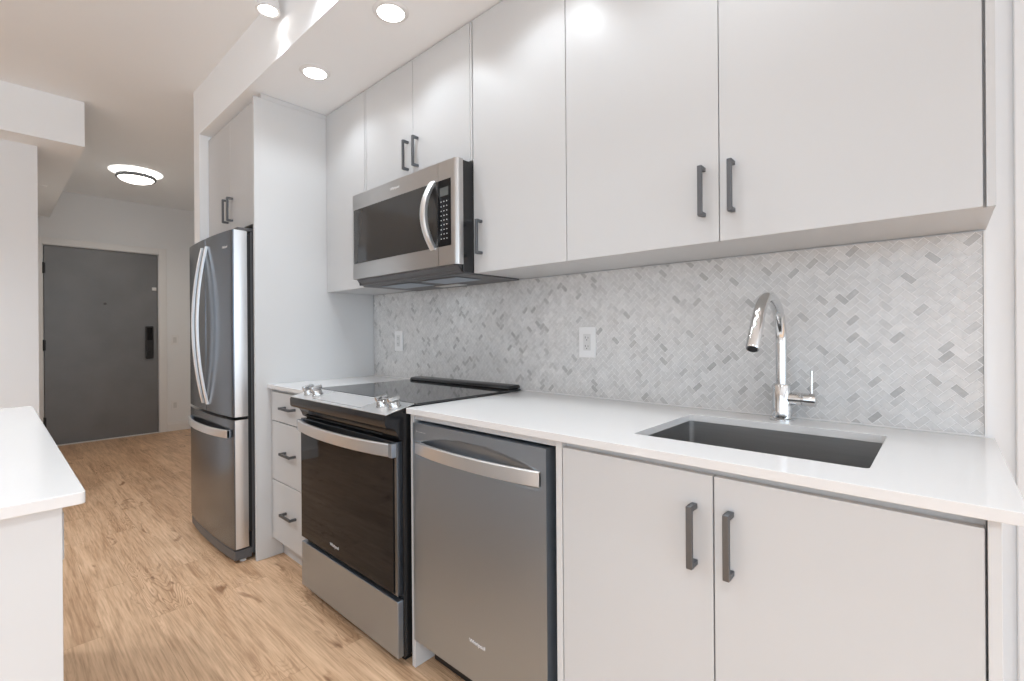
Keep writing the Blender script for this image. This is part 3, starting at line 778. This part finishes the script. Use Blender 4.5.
# ------------------------------------------------------------------ microwave
def microwave():
    xl, xr, yf, z0, z1 = -2.188, -1.397, 1.222, 1.446, 1.862
    t = thing('microwave', 'stainless steel over-the-range microwave with a bowed handle', 'microwave', ((xl+xr)/2, YW, z0))
    box('body', xl+0.006, xr-0.0035, 1.257, 1.600, 1.4185, z1-0.002, 'blackenamel', t, bevel=0.002)
    xs = -1.5085
    # the front is one shallow bowed shell: door plus control side
    def front(name, x0, x1, roundR, roundL, m):
        poly = [(x0, 1.2565), (x0, yf+(0.012 if roundL else 0.0))]
        if roundL: poly += [(x0+0.003, yf+0.004), (x0+0.010, yf)]
        if roundR:
            for k in range(7):
                a = PI/2*k/6
                poly.append((x1-0.018+0.018*math.sin(a), yf+0.018-0.018*math.cos(a)))
        else: poly.append((x1, yf))
        poly.append((x1, 1.2565))
        o = prism(name, poly, 'z', z0, z1, m, t, smooth=True)
        return o
    dr = front('door', xl, xs-0.001, False, True, 'steelmw')
    cp = front('control_panel', xs+0.001, xr, True, False, 'steelmw')
    box('window', xl+0.022, xs-0.0015, yf-0.0022, yf-0.0002, 1.522, 1.787, 'mwglass', dr, bevel=0.0008)
    box('key_panel', xs+0.0015, xr-0.034, yf-0.0022, yf-0.0002, 1.522, 1.787, 'blackglass', cp, bevel=0.0008)
    box('display', xs+0.014, xr-0.046, yf-0.0028, yf-0.0023, 1.722, 1.756, 'mwdisp', cp)
    lst = []
    for r in range(9):
        for c in range(3):
            x = xs+0.018+c*0.0175; z = 1.700-r*0.0185
            lst.append((x, x+0.0045, yf-0.0027, yf-0.0023, z-0.0018, z+0.0018))
    boxes('key_legends', lst, 'print', cp)
    bow_v('handle', -1.545, yf-0.006, 0.052, 1.515, 1.795, 0.032, 0.018, 'handle', dr, power=2.0)
    for a in (1.517, 1.778): box('handle_mount', -1.556, -1.534, yf-0.0050, yf-0.0023, a, a+0.016, 'steel', dr)
    text('logo', 'Whirlpool', (-1.815, yf-0.0006, 1.826), 0.02, 'print', dr, width=0.072)
    # underside: sloped hood plate, grease filters and lamp lens
    prism('underside', [(1.236, 1.4455), (1.2565, 1.4455), (1.2565, 1.4180), (1.600, 1.4180), (1.600, 1.410), (1.275, 1.412), (1.240, 1.440)], 'x', xl+0.02, xr-0.012, 'greybody', t)
    for a in (-2.06, -1.74):
        box('grease_filter', a, a+0.24, 1.31, 1.45, 1.4070, 1.4102, 'steel', t, bevel=0.002)
    box('task_light', -1.87, -1.70, 1.49, 1.55, 1.4060, 1.4090, 'plateshade', t, bevel=0.001)
    l = bpy.data.lights.new('tile_fill_light', 'AREA'); l.shape = 'RECTANGLE'; l.size = 0.16; l.size_y = 0.05; l.energy = 0.16; l.color = (0.9, 0.95, 1.0)  # weak fill light added to lift the dark backsplash tiles
    o = bpy.data.objects.new('tile_fill_light', l); COL.objects.link(o); o.location = (-1.785, 1.44, 1.404)
    o.parent = t; o.matrix_parent_inverse = Matrix.Translation(-t.location)
M['mwglass'] = mat('smoked_glass', (0.035, 0.034, 0.033), 0.05, noise=0.02)
M['mwdisp'] = mat('display_glass', (0.09, 0.10, 0.10), 0.1, noise=0.02)
microwave()

# ------------------------------------------------------------------ island at the left
t = thing('island_cabinet', 'white island cabinet with a plain end panel at the left edge', 'cabinet', (-1.8, -0.35, 0))
box('end_panel', -1.098, -1.080, -0.83, 0.079, 0.001, 0.8935, 'cabside', t, bevel=0.001)
box('body', -2.50, -1.099, -0.80, 0.060, 0.10, 0.8935, 'cab', t)
box('toe_kick', -2.50, -1.099, -0.74, 0.02, 0.001, 0.0995, 'cab', t)
for i in range(3):
    x1_ = -1.102 - i*0.467
    dr = box('drawer', x1_-0.463, x1_, 0.0605, 0.0825, 0.797, 0.876, 'cab', t, bevel=0.001)
    dr = box('door', x1_-0.463, x1_, 0.0605, 0.0785, 0.108, 0.792, 'cab', t, bevel=0.001)
def isl_top():
    bm = bmesh.new(); pts = []
    x0, x1, y0, y1 = -2.535, -1.066, -0.86, 0.107
    for cx, cy, r, a in ((x1-0.006, y0+0.006, 0.006, -PI/2), (x1-0.008, y1-0.008, 0.008, 0), (x0+0.03, y1-0.03, 0.03, PI/2), (x0+0.006, y0+0.006, 0.006, PI)):
        for k in range(7): pts.append((cx+r*math.cos(a+PI/2*k/6), cy+r*math.sin(a+PI/2*k/6)))
    bm.free()
    return prism('island_countertop', pts, 'z', 0.894, 0.914, 'quartz', None, bevel=0.0015)
tag(isl_top(), 'white quartz island countertop at the left edge, with rounded corners', 'countertop')

# ------------------------------------------------------------------ lamps
def spot(loc, power, size=2.4, blend=0.6, radius=0.04, color=(0.85, 0.93, 1.0), parent=None):
    l = bpy.data.lights.new('lamp_beam', 'SPOT'); l.energy = power; l.spot_size = size; l.spot_blend = blend
    l.shadow_soft_size = radius; l.color = color
    o = bpy.data.objects.new('lamp_beam', l); COL.objects.link(o); o.location = loc
    if parent is not None:
        o.parent = parent; o.matrix_parent_inverse = Matrix.Translation(-parent.location)
    return o
def downlight(x, y, label, power=None, group=None):
    z = ZS; power = power or P_SOF
    t = thing('recessed_downlight', label, 'downlight', (x, y, z), group)
    lathe('trim_ring', [(0.052, -0.0085), (0.056, -0.009), (0.066, -0.005), (0.070, -0.0004), (0.052, -0.0004), (0.052, -0.0085)], (x, y, z), 'trim', t)
    lathe('lens', [(0.0, -0.0075), (0.0515, -0.0065), (0.0515, -0.0008), (0.0, -0.0008)], (x, y, z), 'lens', t)
    spot((x, y, z-0.012), power, parent=t)
downlight(-1.600, 1.066, 'recessed round downlight nearer the camera, at the top edge above the microwave')
downlight(-2.238, 1.063, 'recessed round downlight in the bulkhead nearest the fridge panel')
for x in (-1.01, -0.34): downlight(x, 1.065, 'recessed round downlight in the bulkhead out of frame above the sink', group='downlights out of frame over the sink')
def ceiling_spot(x, y, label, power=9.0, group=None, size=2.3, rad=0.03):
    t = thing('ceiling_spotlight', label, 'spotlight', (x, y, ZC), group)
    lathe('housing', [(0.0, -0.0005), (0.034, -0.0005), (0.036, -0.06), (0.047, -0.135), (0.050, -0.140), (0.050, -0.143), (0.040, -0.143), (0.036, -0.136), (0.0, -0.136)], (x, y, ZC), 'trim', t)
    lathe('lens', [(0.0, -0.1415), (0.034, -0.1405), (0.0345, -0.1368), (0.0, -0.1368)], (x, y, ZC), 'lens', t)
    spot((x, y, ZC-0.150), power, size=size, blend=1.0, radius=rad, parent=t)
ceiling_spot(-2.190, 0.830, 'small white ceiling spotlight with a glowing round face beside the bulkhead', P_AISLE*0.6, size=1.3)
for x in (-1.70, -0.7): ceiling_spot(x, 0.83, 'small white ceiling spotlight out of frame beside the bulkhead', P_AISLE, size=2.6, group='spotlights out of frame')
for x in (-3.2, -1.4, 0.4, 2.2):  # spots added out of view to lift floor and ceiling brightness
    for y in (-0.75, -2.1): ceiling_spot(x, y, 'added unseen ceiling spotlight over the living room, brightens floor and ceiling', P_LIV*(0.45 if x == -1.4 and y == -0.75 else 1.1), rad=0.12, group='added unseen fill spotlights over the living room')
def dome():
    x, y = -5.72, 0.955
    t = thing('ceiling_lamp', 'round flush ceiling lamp glowing in the hallway with a dark ring', 'ceiling lamp', (x, y, ZC))
    lathe('upper_disc', [(0.0, -0.0005), (0.205, -0.0005), (0.208, -0.004), (0.200, -0.010), (0.12, -0.036), (0.0, -0.036)], (x, y, ZC), 'domeglow', t, n=48)  # thin glowing disc forms the bright ring round the lamp
    lathe('ring', [(0.140, -0.0365), (0.152, -0.0365), (0.156, -0.062), (0.152, -0.068), (0.140, -0.066), (0.140, -0.0365)], (x, y, ZC), 'pull', t, n=48)
    lathe('diffuser', [(0.139, -0.040), (0.139, -0.064), (0.125, -0.080), (0.09, -0.094), (0.045, -0.101), (0.0, -0.103)], (x, y, ZC), 'dome', t, n=48)
    l = bpy.data.lights.new('lamp_glow', 'SPOT'); l.spot_size = 2.9; l.spot_blend = 1.0; l.energy = P_DOME; l.shadow_soft_size = 0.1; l.color = (1.0, 0.93, 0.82)
    o = bpy.data.objects.new('lamp_glow', l); COL.objects.link(o); o.location = (x, y, ZC-0.115)
    o.parent = t; o.matrix_parent_inverse = Matrix.Translation(-t.location)
dome()
tag(lathe('sprinkler_cover', [(0.0, -0.006), (0.038, -0.006), (0.042, -0.0005), (0.0, -0.0005)], (-5.60, 0.300, ZS), 'ceil', n=28), 'small round cover plate under the boxed beam in the hallway', 'cover plate')
